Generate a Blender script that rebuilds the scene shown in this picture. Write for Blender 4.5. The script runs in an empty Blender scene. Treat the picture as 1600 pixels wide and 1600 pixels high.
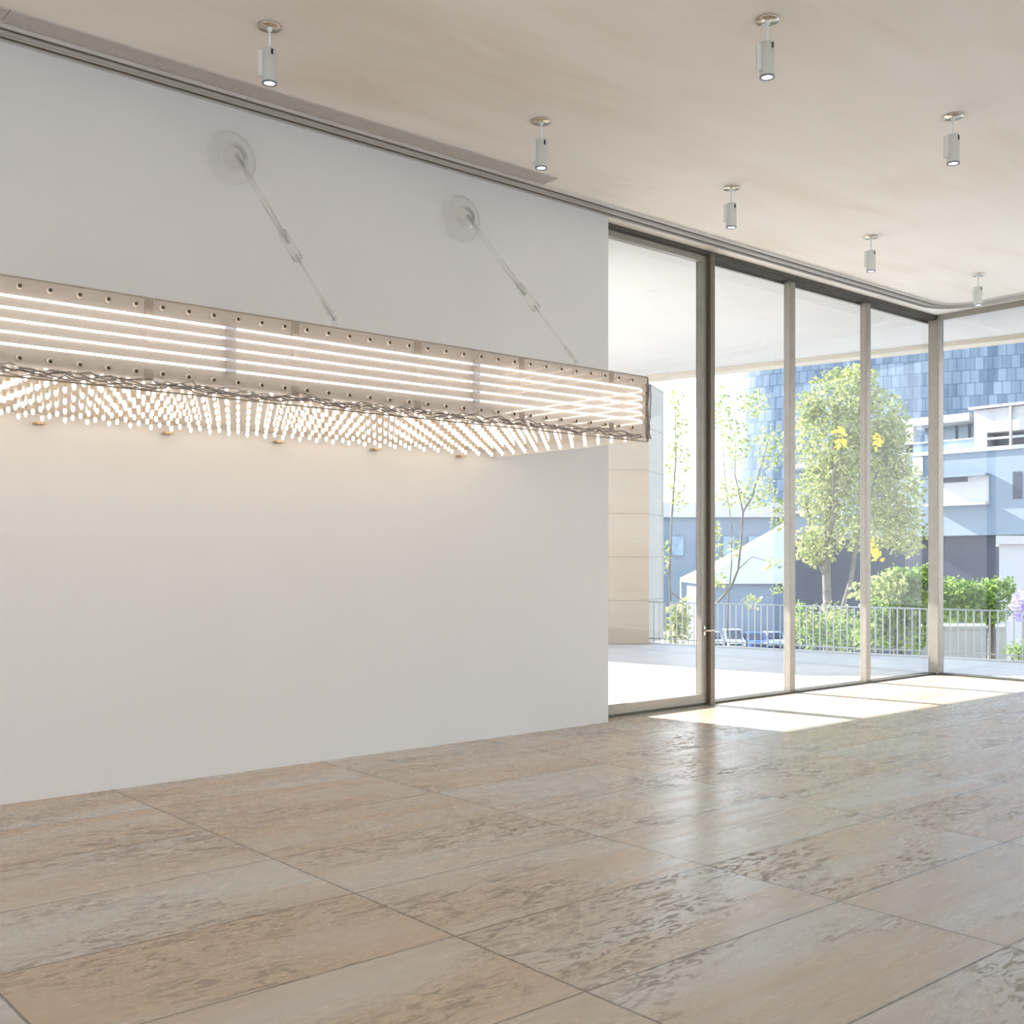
import bpy, math, random
from mathutils import Vector, Matrix
S = 1.7                      # metres per unit of eye height
FPX = 1717.8                 # focal length in pixels of the 1600 px frame
CA, SA = 0.6497, 0.7602      # camera heading in the room's axes
HOR = 875.0
random.seed(7)
sc = bpy.context.scene
col = sc.collection
W = lambda x, y, z: Vector((x * S, y * S, (z + 1.0) * S))     # room units, z measured from eye level
def PX(u, v, d):             # a point seen at (u, v) of the photo at distance d along the view
    r = (u - 800.0) / FPX
    return (d * (CA + SA * r), d * (SA - CA * r), (HOR - v) / FPX * d)

# ------------------------------------------------------------------ helpers
def wloc(o):
    p = Vector((0, 0, 0))
    while o is not None:
        p += o.location; o = o.parent
    return p
class MB:
    def __init__(s): s.v = []; s.f = []; s.m = []; s.sm = []
    def face(s, pts, mi=0, smooth=False):
        n = len(s.v); s.v += [tuple(p) for p in pts]; s.f.append(tuple(range(n, n + len(pts)))); s.m.append(mi); s.sm.append(smooth)
    def box(s, a, b, mi=0):
        x0, x1 = sorted((a[0], b[0])); y0, y1 = sorted((a[1], b[1])); z0, z1 = sorted((a[2], b[2]))
        n = len(s.v)
        s.v += [(x0,y0,z0),(x1,y0,z0),(x1,y1,z0),(x0,y1,z0),(x0,y0,z1),(x1,y0,z1),(x1,y1,z1),(x0,y1,z1)]
        for q in ((3,2,1,0),(4,5,6,7),(0,1,5,4),(1,2,6,5),(2,3,7,6),(3,0,4,7)):
            s.f.append(tuple(n + i for i in q)); s.m.append(mi); s.sm.append(False)
        return s
    def prism(s, poly, z0, z1, mi=0):       # poly: plan outline, counter-clockwise
        n = len(s.v); k = len(poly)
        s.v += [(p[0], p[1], z0) for p in poly] + [(p[0], p[1], z1) for p in poly]
        s.f.append(tuple(n + i for i in reversed(range(k)))); s.f.append(tuple(n + k + i for i in range(k)))
        s.m += [mi, mi]; s.sm += [False, False]
        for i in range(k):
            j = (i + 1) % k
            s.f.append((n + i, n + j, n + k + j, n + k + i)); s.m.append(mi); s.sm.append(False)
        return s
    def obox(s, c, ax, ay, az, mi=0):       # box from a centre and three half-axis vectors
        c, ax, ay, az = Vector(c), Vector(ax), Vector(ay), Vector(az); n = len(s.v)
        for sz in (-1, 1):
            for sx, sy in ((-1,-1),(1,-1),(1,1),(-1,1)): s.v.append(tuple(c + ax*sx + ay*sy + az*sz))
        for q in ((3,2,1,0),(4,5,6,7),(0,1,5,4),(1,2,6,5),(2,3,7,6),(3,0,4,7)):
            s.f.append(tuple(n + i for i in q)); s.m.append(mi); s.sm.append(False)
        return s
    def tube(s, pts, rad, seg=8, mi=0, cap=True):   # pts in order, rad a number or one per point
        pts = [Vector(p) for p in pts]; k = len(pts)
        rr = rad if isinstance(rad, (list, tuple)) else [rad] * k
        n = len(s.v); up = None
        for i, p in enumerate(pts):
            t = (pts[min(i+1, k-1)] - pts[max(i-1, 0)]).normalized()
            if up is None:
                a = Vector((0,0,1)) if abs(t.z) < .9 else Vector((1,0,0))
                up = (a - t * a.dot(t)).normalized()
            else:
                up = (up - t * up.dot(t)).normalized()
            w = t.cross(up)
            for j in range(seg):
                an = 2*math.pi*j/seg
                s.v.append(tuple(p + (up*math.cos(an) + w*math.sin(an)) * rr[i]))
        for i in range(k-1):
            for j in range(seg):
                a, b = n + i*seg + j, n + i*seg + (j+1) % seg
                s.f.append((a, b, b+seg, a+seg)); s.m.append(mi); s.sm.append(True)
        if cap:
            s.f.append(tuple(n + j for j in reversed(range(seg)))); s.f.append(tuple(n + (k-1)*seg + j for j in range(seg)))
            s.m += [mi, mi]; s.sm += [False, False]
        return s
    def lathe(s, c, axis, prof, seg=24, mi=0):       # prof: (distance along axis, radius[, material])
        c = Vector(c); t = Vector(axis).normalized()
        a = Vector((0,0,1)) if abs(t.z) < .9 else Vector((1,0,0))
        up = (a - t*a.dot(t)).normalized(); w = t.cross(up); n = len(s.v)
        for q in prof:
            for j in range(seg):
                an = 2*math.pi*j/seg
                s.v.append(tuple(c + t*q[0] + (up*math.cos(an) + w*math.sin(an))*max(q[1], 1e-5)))
        for i in range(len(prof)-1):
            m_ = prof[i+1][2] if len(prof[i+1]) > 2 else mi
            for j in range(seg):
                a_, b_ = n + i*seg + j, n + i*seg + (j+1) % seg
                s.f.append((a_, b_, b_+seg, a_+seg)); s.m.append(m_); s.sm.append(True)
        return s
    def blob(s, c, r, seg=10, rings=6, mi=0, jit=0):
        c = Vector(c); n = len(s.v)
        for i in range(rings+1):
            th = math.pi*i/rings
            for j in range(seg):
                ph = 2*math.pi*j/seg; q = 1 + random.uniform(-jit, jit)
                s.v.append((c.x + r[0]*q*math.sin(th)*math.cos(ph), c.y + r[1]*q*math.sin(th)*math.sin(ph), c.z + r[2]*q*math.cos(th)))
        for i in range(rings):
            for j in range(seg):
                a, b = n + i*seg + j, n + i*seg + (j+1) % seg
                s.f.append((a, a+seg, b+seg, b)); s.m.append(mi); s.sm.append(True)
        return s
    def mesh(s, name, mats, off=Vector((0,0,0))):
        me = bpy.data.meshes.new(name)
        me.from_pydata([tuple(W(*p) - off) for p in s.v], [], s.f)
        for m in (mats if isinstance(mats, (list, tuple)) else [mats]): me.materials.append(m)
        me.polygons.foreach_set('material_index', s.m); me.polygons.foreach_set('use_smooth', s.sm)
        me.update(); return me
    def build(s, name, mats, parent=None, origin=None, bevel=0):
        off = wloc(parent) if parent is not None else (W(*origin) if origin else Vector((0,0,0)))
        o = bpy.data.objects.new(name, s.mesh(name, mats, off)); col.objects.link(o)
        if parent is not None: o.parent = parent
        else: o.location = off
        if bevel:
            b = o.modifiers.new('Bevel', 'BEVEL'); b.width = bevel; b.segments = 2; b.limit_method = 'ANGLE'
        return o
def empty(name, at):
    o = bpy.data.objects.new(name, None); o.empty_display_size = .2; o.location = W(*at); col.objects.link(o); return o
def tag(o, label, cat, group=None, kind=None):
    o['label'] = label; o['category'] = cat
    if group: o['group'] = group
    if kind: o['kind'] = kind
    return o
def structure(o, label=None):
    o['kind'] = 'structure'
    if label: o['label'] = label
    return o
def thing(name, at, label, cat, group=None): return tag(empty(name, at), label, cat, group)
def copy_tree(o, parent=None):
    c = o.copy(); col.objects.link(c)
    if parent is not None: c.parent = parent
    for ch in [x for x in col.objects if x.parent == o]: copy_tree(ch, c)
    return c

# ------------------------------------------------------------------ materials
def new_mat(name):
    m = bpy.data.materials.new(name); m.use_nodes = True
    nt = m.node_tree; nt.nodes.clear()
    out = nt.nodes.new('ShaderNodeOutputMaterial')
    return m, nt, out
def N(nt, t, **k):
    n = nt.nodes.new(t)
    for a, b in k.items():
        if a in n.inputs: n.inputs[a].default_value = b
        else: setattr(n, a, b)
    return n
def rgba(c): return (c[0], c[1], c[2], 1.0)
def ramp(nt, stops):
    n = nt.nodes.new('ShaderNodeValToRGB'); e = n.color_ramp.elements
    e[0].position, e[0].color = stops[0][0], rgba(stops[0][1]); e[1].position, e[1].color = stops[-1][0], rgba(stops[-1][1])
    for p, c in stops[1:-1]:
        q = e.new(p); q.color = rgba(c)
    return n
def simple(name, c, rough=.5, metal=0.0, var=.06, scale=6.0, bump=0.0, spec=.5):
    m, nt, out = new_mat(name)
    b = N(nt, 'ShaderNodeBsdfPrincipled', Roughness=rough, Metallic=metal); b.inputs['Specular IOR Level'].default_value = spec
    tc = N(nt, 'ShaderNodeTexCoord'); no = N(nt, 'ShaderNodeTexNoise', Scale=scale, Detail=4.0)
    nt.links.new(tc.outputs['Object'], no.inputs['Vector'])
    r = ramp(nt, [(.3, [x*(1-var) for x in c]), (.7, [min(1, x*(1+var)) for x in c])])
    nt.links.new(no.outputs['Fac'], r.inputs['Fac']); nt.links.new(r.outputs['Color'], b.inputs['Base Color'])
    if bump:
        bu = N(nt, 'ShaderNodeBump', Strength=bump, Distance=.01); nt.links.new(no.outputs['Fac'], bu.inputs['Height']); nt.links.new(bu.outputs['Normal'], b.inputs['Normal'])
    nt.links.new(b.outputs['BSDF'], out.inputs['Surface']); return m
def glow(name, c, strength):
    m, nt, out = new_mat(name); e = N(nt, 'ShaderNodeEmission', Color=rgba(c), Strength=strength)
    nt.links.new(e.outputs[0], out.inputs['Surface']); return m
def clear(name, tint, ior=1.45, rough=0.0, haze=0.0, haze_col=(.9,.87,.83)):
    m, nt, out = new_mat(name)
    t = N(nt, 'ShaderNodeBsdfTransparent', Color=rgba(tint)); g = N(nt, 'ShaderNodeBsdfGlossy', Roughness=rough)
    f0 = ((ior - 1)/(ior + 1))**2
    lw = N(nt, 'ShaderNodeLayerWeight', Blend=.5); mx = N(nt, 'ShaderNodeMixShader')     # thin sheet: same reflectance from both sides
    fr = math_n(nt, 'ADD', math_n(nt, 'MULTIPLY', math_n(nt, 'POWER', lw.outputs['Facing'], 5.0), 1 - f0), f0)
    nt.links.new(fr, mx.inputs[0]); nt.links.new(g.outputs[0], mx.inputs[2])
    if haze:
        d = N(nt, 'ShaderNodeBsdfDiffuse', Color=rgba(haze_col)); tl = N(nt, 'ShaderNodeBsdfTranslucent', Color=rgba(haze_col))
        h = N(nt, 'ShaderNodeMixShader'); h.inputs[0].default_value = .5
        nt.links.new(d.outputs[0], h.inputs[1]); nt.links.new(tl.outputs[0], h.inputs[2])
        h2 = N(nt, 'ShaderNodeMixShader'); h2.inputs[0].default_value = haze
        nt.links.new(t.outputs[0], h2.inputs[1]); nt.links.new(h.outputs[0], h2.inputs[2]); nt.links.new(h2.outputs[0], mx.inputs[1])
    else: nt.links.new(t.outputs[0], mx.inputs[1])
    nt.links.new(mx.outputs[0], out.inputs['Surface']); return m
def leaf_mat(name, c1, c2, trans=.5):
    m, nt, out = new_mat(name)
    oi = N(nt, 'ShaderNodeNewGeometry'); r = ramp(nt, [(0, c1), (1, c2)])
    nt.links.new(oi.outputs['Random Per Island'], r.inputs['Fac'])
    d = N(nt, 'ShaderNodeBsdfDiffuse'); t = N(nt, 'ShaderNodeBsdfTranslucent'); mx = N(nt, 'ShaderNodeMixShader'); mx.inputs[0].default_value = trans
    for q in (d, t): nt.links.new(r.outputs['Color'], q.inputs['Color'])
    nt.links.new(d.outputs[0], mx.inputs[1]); nt.links.new(t.outputs[0], mx.inputs[2]); nt.links.new(mx.outputs[0], out.inputs['Surface']); return m

def math_n(nt, op, a, b=None):
    n = nt.nodes.new('ShaderNodeMath'); n.operation = op
    for i, x in enumerate((a, b)):
        if x is None: continue
        if isinstance(x, (int, float)): n.inputs[i].default_value = x
        else: nt.links.new(x, n.inputs[i])
    return n.outputs[0]
def mixc(nt, fac, a, b, mode='MIX'):
    n = nt.nodes.new('ShaderNodeMix'); n.data_type = 'RGBA'; n.blend_type = mode
    if isinstance(fac, (int, float)): n.inputs[0].default_value = fac
    else: nt.links.new(fac, n.inputs[0])
    for i, x in ((6, a), (7, b)):
        if isinstance(x, (tuple, list)): n.inputs[i].default_value = rgba(x)
        else: nt.links.new(x, n.inputs[i])
    return n.outputs[2]
def travertine(name, x0, dx, y0, dy, warm, grey, rough, joints=True, vertical=False, pits=True):
    m, nt, out = new_mat(name)
    b = N(nt, 'ShaderNodeBsdfPrincipled')
    tc = N(nt, 'ShaderNodeTexCoord'); sp = N(nt, 'ShaderNodeSeparateXYZ'); nt.links.new(tc.outputs['UV'] if vertical else tc.outputs['Object'], sp.inputs[0])
    fx = math_n(nt, 'DIVIDE', math_n(nt, 'SUBTRACT', sp.outputs[0], x0), dx); fy = math_n(nt, 'DIVIDE', math_n(nt, 'SUBTRACT', sp.outputs[1], y0), dy)
    ix = math_n(nt, 'FLOOR', fx); iy = math_n(nt, 'FLOOR', fy)
    cb = N(nt, 'ShaderNodeCombineXYZ'); nt.links.new(ix, cb.inputs[0]); nt.links.new(iy, cb.inputs[1])
    wn = N(nt, 'ShaderNodeTexWhiteNoise'); wn.noise_dimensions = '3D'; nt.links.new(cb.outputs[0], wn.inputs['Vector'])
    # streaked stone: coordinates shifted per slab and stretched along the slab
    sh = N(nt, 'ShaderNodeVectorMath', operation='SCALE'); nt.links.new(wn.outputs['Color'], sh.inputs[0]); sh.inputs['Scale'].default_value = 37.0
    ad = N(nt, 'ShaderNodeVectorMath', operation='ADD'); nt.links.new((tc.outputs['UV'] if vertical else tc.outputs['Object']), ad.inputs[0]); nt.links.new(sh.outputs[0], ad.inputs[1])
    def st(sx, sy, scale, detail, dist=.6):
        mp = N(nt, 'ShaderNodeMapping'); mp.inputs['Scale'].default_value = (sx, sy, 1); nt.links.new(ad.outputs[0], mp.inputs['Vector'])
        no = N(nt, 'ShaderNodeTexNoise', Scale=scale, Detail=detail, Distortion=dist); nt.links.new(mp.outputs[0], no.inputs['Vector']); return no.outputs['Fac']
    band = st(.25, 1.5, 1.2, 5.0, 1.0); fine = st(.28, 4.6, 3.2, 7.0, .45); blot = st(.6, 1.1, 1.1, 3.0)
    tone = math_n(nt, 'ADD', math_n(nt, 'MULTIPLY', math_n(nt, 'SUBTRACT', band, .5), 2.6), math_n(nt, 'MULTIPLY', math_n(nt, 'SUBTRACT', wn.outputs['Value'], .5), .55))
    tone = math_n(nt, 'ADD', tone, .52)
    r = ramp(nt, [(.05, grey), (.45, [(g + w)/2 for g, w in zip(grey, warm)]), (.95, warm)]); nt.links.new(tone, r.inputs['Fac'])
    r2 = ramp(nt, [(.3, (.86,.85,.84)), (.5, (1,1,1)), (.72, (1.05,1.045,1.04))]); nt.links.new(fine, r2.inputs['Fac'])
    c = mixc(nt, .4, r.outputs['Color'], r2.outputs['Color'], 'MULTIPLY')
    ru = None
    if pits:
        p = st(3.2, 9.0, 3.2, 7.0, 1.2); mask = math_n(nt, 'GREATER_THAN', blot, .5)
        rp = ramp(nt, [(.52, (0,0,0)), (.575, (1,1,1))]); nt.links.new(p, rp.inputs['Fac'])
        rb = ramp(nt, [(.47, (0,0,0)), (.60, (1,1,1))]); nt.links.new(blot, rb.inputs['Fac'])
        pit = math_n(nt, 'MULTIPLY', rp.outputs['Color'], rb.outputs['Color'])
        c = mixc(nt, math_n(nt, 'MULTIPLY', pit, .68), c, (.26,.22,.19))
        rr = math_n(nt, 'ADD', math_n(nt, 'MULTIPLY', pit, .4), math_n(nt, 'ADD', rough, math_n(nt, 'MULTIPLY', math_n(nt, 'SUBTRACT', fine, .4), .22)))
        nt.links.new(rr, b.inputs['Roughness'])
    else: b.inputs['Roughness'].default_value = rough
    if joints:
        def edge(f, d, w):
            fr = math_n(nt, 'FRACT', f); q = math_n(nt, 'MINIMUM', fr, math_n(nt, 'SUBTRACT', 1.0, fr))
            return math_n(nt, 'LESS_THAN', math_n(nt, 'MULTIPLY', q, d), w)
        j = math_n(nt, 'MAXIMUM', edge(fx, dx, .0065), edge(fy, dy, .0055))
        c = mixc(nt, math_n(nt, 'MULTIPLY', j, .85), c, (.13,.105,.08))
    nt.links.new(c, b.inputs['Base Color']); nt.links.new(b.outputs['BSDF'], out.inputs['Surface']); return m

M = {}
M['floor'] = travertine('travertine_floor', 1.785*S, 1.037*S, 1.33*S, .4955*S, (.515,.385,.262), (.545,.505,.45), .24)
M['terrace'] = travertine('travertine_terrace', 1.785*S, 1.037*S, 1.33*S, .4955*S, (.60,.56,.52), (.58,.56,.545), .45, pits=False)
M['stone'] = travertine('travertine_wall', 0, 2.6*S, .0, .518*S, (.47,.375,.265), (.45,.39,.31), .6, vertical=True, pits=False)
M['stone_shaded'] = travertine('shaded_travertine_wall', 0, 2.6*S, .0, .518*S, (.36,.335,.30), (.34,.335,.325), .6, vertical=True, pits=False)  # same stone as the cream wall, with its shade put into the colour
M['wall'] = simple('matte_white_wall_paint', (.69,.675,.66), .85, var=.012, scale=1.5)
def ceiling_mat():
    m, nt, out = new_mat('pale_concrete_ceiling'); b = N(nt, 'ShaderNodeBsdfPrincipled', Roughness=.8)
    tc = N(nt, 'ShaderNodeTexCoord'); mp = N(nt, 'ShaderNodeMapping'); mp.inputs['Scale'].default_value = (.5, 2.2, 1); nt.links.new(tc.outputs['Object'], mp.inputs[0])
    a = N(nt, 'ShaderNodeTexNoise', Scale=1.1, Detail=6.0, Distortion=.8); nt.links.new(mp.outputs[0], a.inputs['Vector'])
    bb = N(nt, 'ShaderNodeTexNoise', Scale=.45, Detail=3.0); nt.links.new(tc.outputs['Object'], bb.inputs['Vector'])
    f = math_n(nt, 'ADD', math_n(nt, 'MULTIPLY', a.outputs['Fac'], .5), math_n(nt, 'MULTIPLY', bb.outputs['Fac'], .5))
    r = ramp(nt, [(.3, (.79,.74,.665)), (.5, (.86,.828,.77)), (.7, (.89,.87,.83))]); nt.links.new(f, r.inputs['Fac'])
    nt.links.new(r.outputs['Color'], b.inputs['Base Color']); nt.links.new(b.outputs['BSDF'], out.inputs['Surface']); return m
M['ceiling'] = ceiling_mat()
M['soffit'] = simple('white_soffit_plaster', (.67,.665,.65), .85, var=.03, scale=.7)
M['fascia'] = simple('cream_stone_fascia', (.66,.60,.50), .7, var=.05, scale=1.0)
M['steel'] = simple('brushed_champagne_steel', (.31,.285,.245), .38, .45, var=.05, scale=9)
M['steel_brown'] = simple('brown_steel_post', (.17,.145,.11), .4, .4, var=.06, scale=9)
M['steel_dark'] = simple('dark_bronze_steel', (.085,.078,.06), .5, .3, var=.1, scale=9)
M['track'] = simple('grey_track_aluminium', (.58,.56,.52), .5, .1, var=.04)
M['groove'] = simple('dark_track_groove', (.13,.115,.085), .8, var=.1)
M['vent'] = simple('grey_vent_cloth', (.50,.475,.44), .9, var=.05, scale=30)
M['glass'] = clear('window_glass', (.925,.935,.935), 1.42)
M['acrylic'] = clear('clear_acrylic', (.955,.94,.925), 1.35, .02, .30, (.95,.88,.81))
M['diffuser'] = clear('milky_acrylic', (.93,.87,.80), 1.3, .1, .82, (.97,.91,.84))
M['rod'] = clear('acrylic_rod', (.986,.984,.981), 1.2, .05, .04)
M['seam'] = simple('tan_acrylic_seam', (.34,.27,.20), .5, var=.1, scale=12)
M['neon'] = glow('neon_white', (1.0,.93,.87), 2.6)
M['bulb'] = glow('warm_bulb_glow', (1.0,.87,.70), 7.5)
M['bulb_neck'] = simple('tan_bulb_socket', (.70,.56,.42), .5, var=.05)
M['electrode'] = simple('bluish_electrode_sleeve', (.80,.80,.90), .3, var=.05)
M['stud'] = simple('cream_stud_cap', (.80,.68,.55), .3, var=.05)
M['screw'] = simple('dark_brown_screw', (.06,.045,.03), .5, var=.1)
M['cable'] = simple('dark_grey_cable', (.24,.21,.19), .6, var=.1)
M['bracket'] = simple('brown_bracket', (.42,.29,.17), .5, var=.1)
M['lampbody'] = simple('pale_grey_lamp_enamel', (.70,.73,.70), .38, .2, var=.02)
M['lamprim'] = simple('blue_grey_lamp_rim', (.22,.23,.28), .35, .3, var=.03)
M['nickel'] = simple('polished_nickel', (.62,.56,.47), .18, .95, var=.03)
M['black'] = simple('black_plastic', (.02,.02,.02), .5, var=.1)
M['lens'] = glow('lamp_lens_glow', (1,.98,.96), 6.0)
M['rail'] = simple('galvanised_rail', (.46,.49,.475), .5, .2, var=.03)
M['kerb'] = simple('white_kerb_stone', (.78,.77,.75), .7, var=.03)
M['pave'] = simple('pale_street_paving', (.40,.39,.38), .9, var=.1, scale=.3)
M['bwall'] = simple('pale_blue_grey_render', (.16,.205,.255), .8, var=.08, scale=.35)
M['bwhite'] = simple('white_render', (.40,.40,.41), .75, var=.03, scale=.5)
M['bdark'] = simple('dark_navy_glazing', (.028,.034,.06), .3, var=.3, scale=.25)
M['bglass'] = simple('blue_grey_window_glass', (.20,.28,.36), .12, var=.4, scale=.6)
M['tent'] = simple('white_tent_canvas', (.46,.47,.49), .7, var=.02)
M['grey'] = simple('light_grey_concrete', (.33,.335,.32), .85, var=.1, scale=1.2)
M['bark'] = simple('grey_bark', (.13,.115,.095), .9, var=.3, scale=5, bump=.4)
M['leaf_pale'] = leaf_mat('pale_green_leaves', (.17,.22,.075), (.46,.47,.20))
M['leaf_green'] = leaf_mat('fresh_green_leaves', (.075,.145,.03), (.33,.44,.12))
M['leaf_yellow'] = leaf_mat('yellow_flowers', (.75,.48,.02), (.9,.7,.1))
M['leaf_purple'] = leaf_mat('lavender_flowers', (.30,.24,.58), (.55,.48,.85))
M['tyre'] = simple('black_tyre', (.02,.02,.02), .8)
M['carglass'] = simple('dark_car_glass', (.03,.04,.06), .1)
M['lamp_white'] = simple('headlamp_glass', (.8,.82,.85), .1)

def brick_mat():
    m, nt, out = new_mat('sky_tinted_silver_tiles'); b = N(nt, 'ShaderNodeBsdfPrincipled', Roughness=.42, Metallic=.25)
    tc = N(nt, 'ShaderNodeTexCoord')
    br = N(nt, 'ShaderNodeTexBrick', Scale=1.0); br.offset = .5
    for k_, v_ in (('Color1', (.10,.14,.19,1)), ('Color2', (.22,.275,.33,1)), ('Mortar', (.085,.12,.17,1)), ('Mortar Size', .03), ('Brick Width', .62), ('Row Height', .95), ('Bias', .1)): br.inputs[k_].default_value = v_  # silver tiles; the blue of the reflected sky is put into these colours
    nt.links.new(tc.outputs['UV'], br.inputs['Vector'])
    mp = N(nt, 'ShaderNodeMapping'); mp.inputs['Scale'].default_value = (.9, .10, 1); nt.links.new(tc.outputs['UV'], mp.inputs[0])
    no = N(nt, 'ShaderNodeTexNoise', Scale=1.0, Detail=5.0); nt.links.new(mp.outputs[0], no.inputs['Vector'])
    r = ramp(nt, [(.34, (.50,.58,.70)), (.62, (1.12,1.10,1.08))]); nt.links.new(no.outputs['Fac'], r.inputs['Fac'])
    c = mixc(nt, .8, br.outputs['Color'], r.outputs['Color'], 'MULTIPLY')
    nt.links.new(c, b.inputs['Base Color']); nt.links.new(b.outputs['BSDF'], out.inputs['Surface']); return m
M['tiles'] = brick_mat()

# ------------------------------------------------------------------ the room
H = 2.133; YW = 4.77; YG = 4.955; XW = 4.858; XG = 9.113; FL = -1.0
EA = (10.84, 4.94); ED = (-.2335, .972)                # the terrace's outer edge
def edge(y, off=0.0): return EA[0] + (y - EA[1]) * ED[0] / ED[1] + off
structure(MB().box((-5, -5, FL), (XG + .06, YG + .06, FL - .18)).build('floor', M['floor']))
structure(MB().box((-5, -5, H), (XG + .05, YG + .05, H + .3)).build('ceiling', M['ceiling']))
structure(MB().box((-5, YW, FL), (XW, YG - .07, H)).build('wall_left', M['wall']))
tp = [(3.0, YG + .06), (XG + .06, YG + .06), (XG + .06, -5), (edge(-5), -5), (edge(9.6), 9.6), (3.0, 13.5)]
structure(MB().prism(tp, FL - .22, FL - .002).build('terrace_floor', M['terrace']), 'pale stone terrace floor outside the glass')
YC = 9.4
sp_ = [(2.0, YG + .05), (XG + .05, YG + .05), (XG + .05, -5), (edge(-5, -.50), -5), (edge(YC, -.50), YC), (2.0, YC)]
structure(MB().prism(sp_, H, H + .25).build('terrace_soffit', M['soffit']), 'white soffit over the terrace')
fp = [(edge(-5, -.50), -5), (edge(-5, -.28), -5), (edge(YC, -.28), YC), (edge(YC, -.50), YC)]
structure(MB().prism(fp, H - .045, H + .25).build('trim_1', M['fascia']), 'cream beam along the outer edge of the soffit')
kp = [(edge(-5, -.07), -5), (edge(-5, .0), -5), (edge(9.0, .0), 9.0), (edge(9.0, -.07), 9.0)]
structure(MB().prism(kp, FL, FL + .012).build('trim_2', M['kerb']), 'white kerb along the outer edge of the terrace')

def uv_box_wall(name, p0, p1, depth, z0, z1, mat):    # a straight stone wall, UVs in metres
    p0, p1 = Vector((p0[0], p0[1], 0)), Vector((p1[0], p1[1], 0)); d = (p1 - p0); L = d.length; d.normalize(); n = Vector((-d.y, d.x, 0)) * depth
    o = MB(); q = [p0, p1, p1 + n, p0 + n]; o.prism([(p.x, p.y) for p in q], z0, z1); ob = o.build(name, mat)
    uv = ob.data.uv_layers.new(name='UVMap')
    for poly in ob.data.polygons:
        for li in poly.loop_indices:
            co = ob.data.vertices[ob.data.loops[li].vertex_index].co; nn = poly.normal
            a = Vector((co.x, co.y, 0)) - p0 * S
            uv.data[li].uv = (a.dot(d) if abs(nn.dot(d)) < .7 else a.dot(n.normalized()) + 3.3, co.z)
    return ob
R0 = PX(1014, 1006, 13.05); L0 = (R0[0] - SA*3.4, R0[1] + CA*3.4)
structure(uv_box_wall('wall_terrace', L0, (R0[0], R0[1]), .25, FL, H, M['stone']), 'cream stone wall at the far end of the terrace')
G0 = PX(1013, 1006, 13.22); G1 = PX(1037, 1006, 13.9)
structure(uv_box_wall('wall_terrace_return', (G0[0], G0[1]), (G1[0], G1[1]), .2, FL, H, M['stone_shaded']), 'return of the stone wall, shade put into its colour')

structure(MB().box((3.0, 5.5, FL), (5.04, 5.7, H)).build('wall_sun_block', M['stone']), 'unseen wall outside behind the white wall, added to trim the sun patch')  # unseen wall added to shade the left edge of the floor sun patch
# ceiling tracks, swept round the corner
def track(name, y, w, label):
    xr = XG - (YG - y); R = .34 - (4.737 - y)
    def path(o):
        pts = [(-5, y + o)]
        for i in range(13):
            a = math.pi/2 * (1 - i/12); pts.append((xr - R + (R + o)*math.cos(a), y - R + (R + o)*math.sin(a)))
        pts.append((xr + o, -5)); return pts
    def strip(o, a, b, z0, z1, mi):
        A, B = path(a), path(b)
        for i in range(len(A) - 1):
            q = [A[i], A[i+1], B[i+1], B[i]]
            o.face([(p[0], p[1], z0) for p in q], mi)
        for P in (A, B):
            for i in range(len(P) - 1):
                o.face([(P[i][0], P[i][1], z0), (P[i+1][0], P[i+1][1], z0), (P[i+1][0], P[i+1][1], z1), (P[i][0], P[i][1], z1)], mi)
    o = MB(); w2 = w/2
    strip(o, -w2 - .006, -w2, H - .016, H + .002, 0); strip(o, w2, w2 + .006, H - .016, H + .002, 0); strip(o, -w2, w2, H - .003, H + .002, 1)
    strip(o, -.004, .004, H - .006, H - .002, 0)
    return structure(o.build(name, [M['track'], M['groove']]), label)
track('trim_3', 4.737, .056, 'ceiling track nearest the white wall, curving round the corner')
track('trim_4', 4.660, .050, 'second ceiling track, inside the one by the wall')
v = thing('ceiling_vent', (2, 4.555, H), 'long flat grey strip vent set in the ceiling along the white wall', 'vent')
for a, b in ((-5, 1.285), (1.29, 4.18)): MB().box((a, 4.497, H - .006), (b, 4.614, H + .003)).build('vent_panel', M['vent'], v)

# ------------------------------------------------------------------ glazing
w1 = structure(empty('window_1', (7.5, YG, FL)), 'left glass wall with slim metal mullions, terrace beyond')
hf = MB().box((XW - .3, 4.885, H - .028), (XG, 5.0, H - .002)); hf.build('head_frame', M['steel_dark'], w1)
for y in (4.90, 4.925, 4.95): MB().box((XW - .3, y - .004, H - .036), (XG - .05, y + .004, H - .028)).build('head_rail', M['steel_dark'], w1)
MB().box((XW - .3, 4.985, H - .05), (XG, 5.01, H - .002)).build('head_frame', M['steel'], w1)
MB().box((XW - .2, 4.90, FL + .001), (XG - .05, 5.0, FL + .014)).build('sill_track', M['steel_dark'], w1)
xs = [5.985, 6.995, 8.035, XG]
MB().box((xs[0] - .022, 4.87, FL), (xs[0] + .024, 5.0, H - .02)).build('mullion', M['steel_brown'], w1)
for x in xs[1:3]: MB().box((x - .032, 4.925, FL), (x + .032, 4.985, H - .028)).build('mullion', M['steel'], w1, bevel=.004)
MB().box((XG - .055, 4.875, FL), (XG + .04, 4.97, H - .005)).build('corner_post', M['steel'], w1, bevel=.008)
for a, b in zip(xs[:-1], xs[1:]): MB().box((a + .024, 4.951, FL + .014), (b - .04, 4.957, H - .03)).build('glass_pane', M['glass'], w1)
d1 = structure(empty('door_1', (5.4, YG, FL)), 'sliding glass door leaf in a wide metal frame beside the white wall')
MB().box((XW - .25, 4.90, 2.055), (5.96, 4.94, H - .036)).build('top_rail', M['steel'], d1, bevel=.004)
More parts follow.
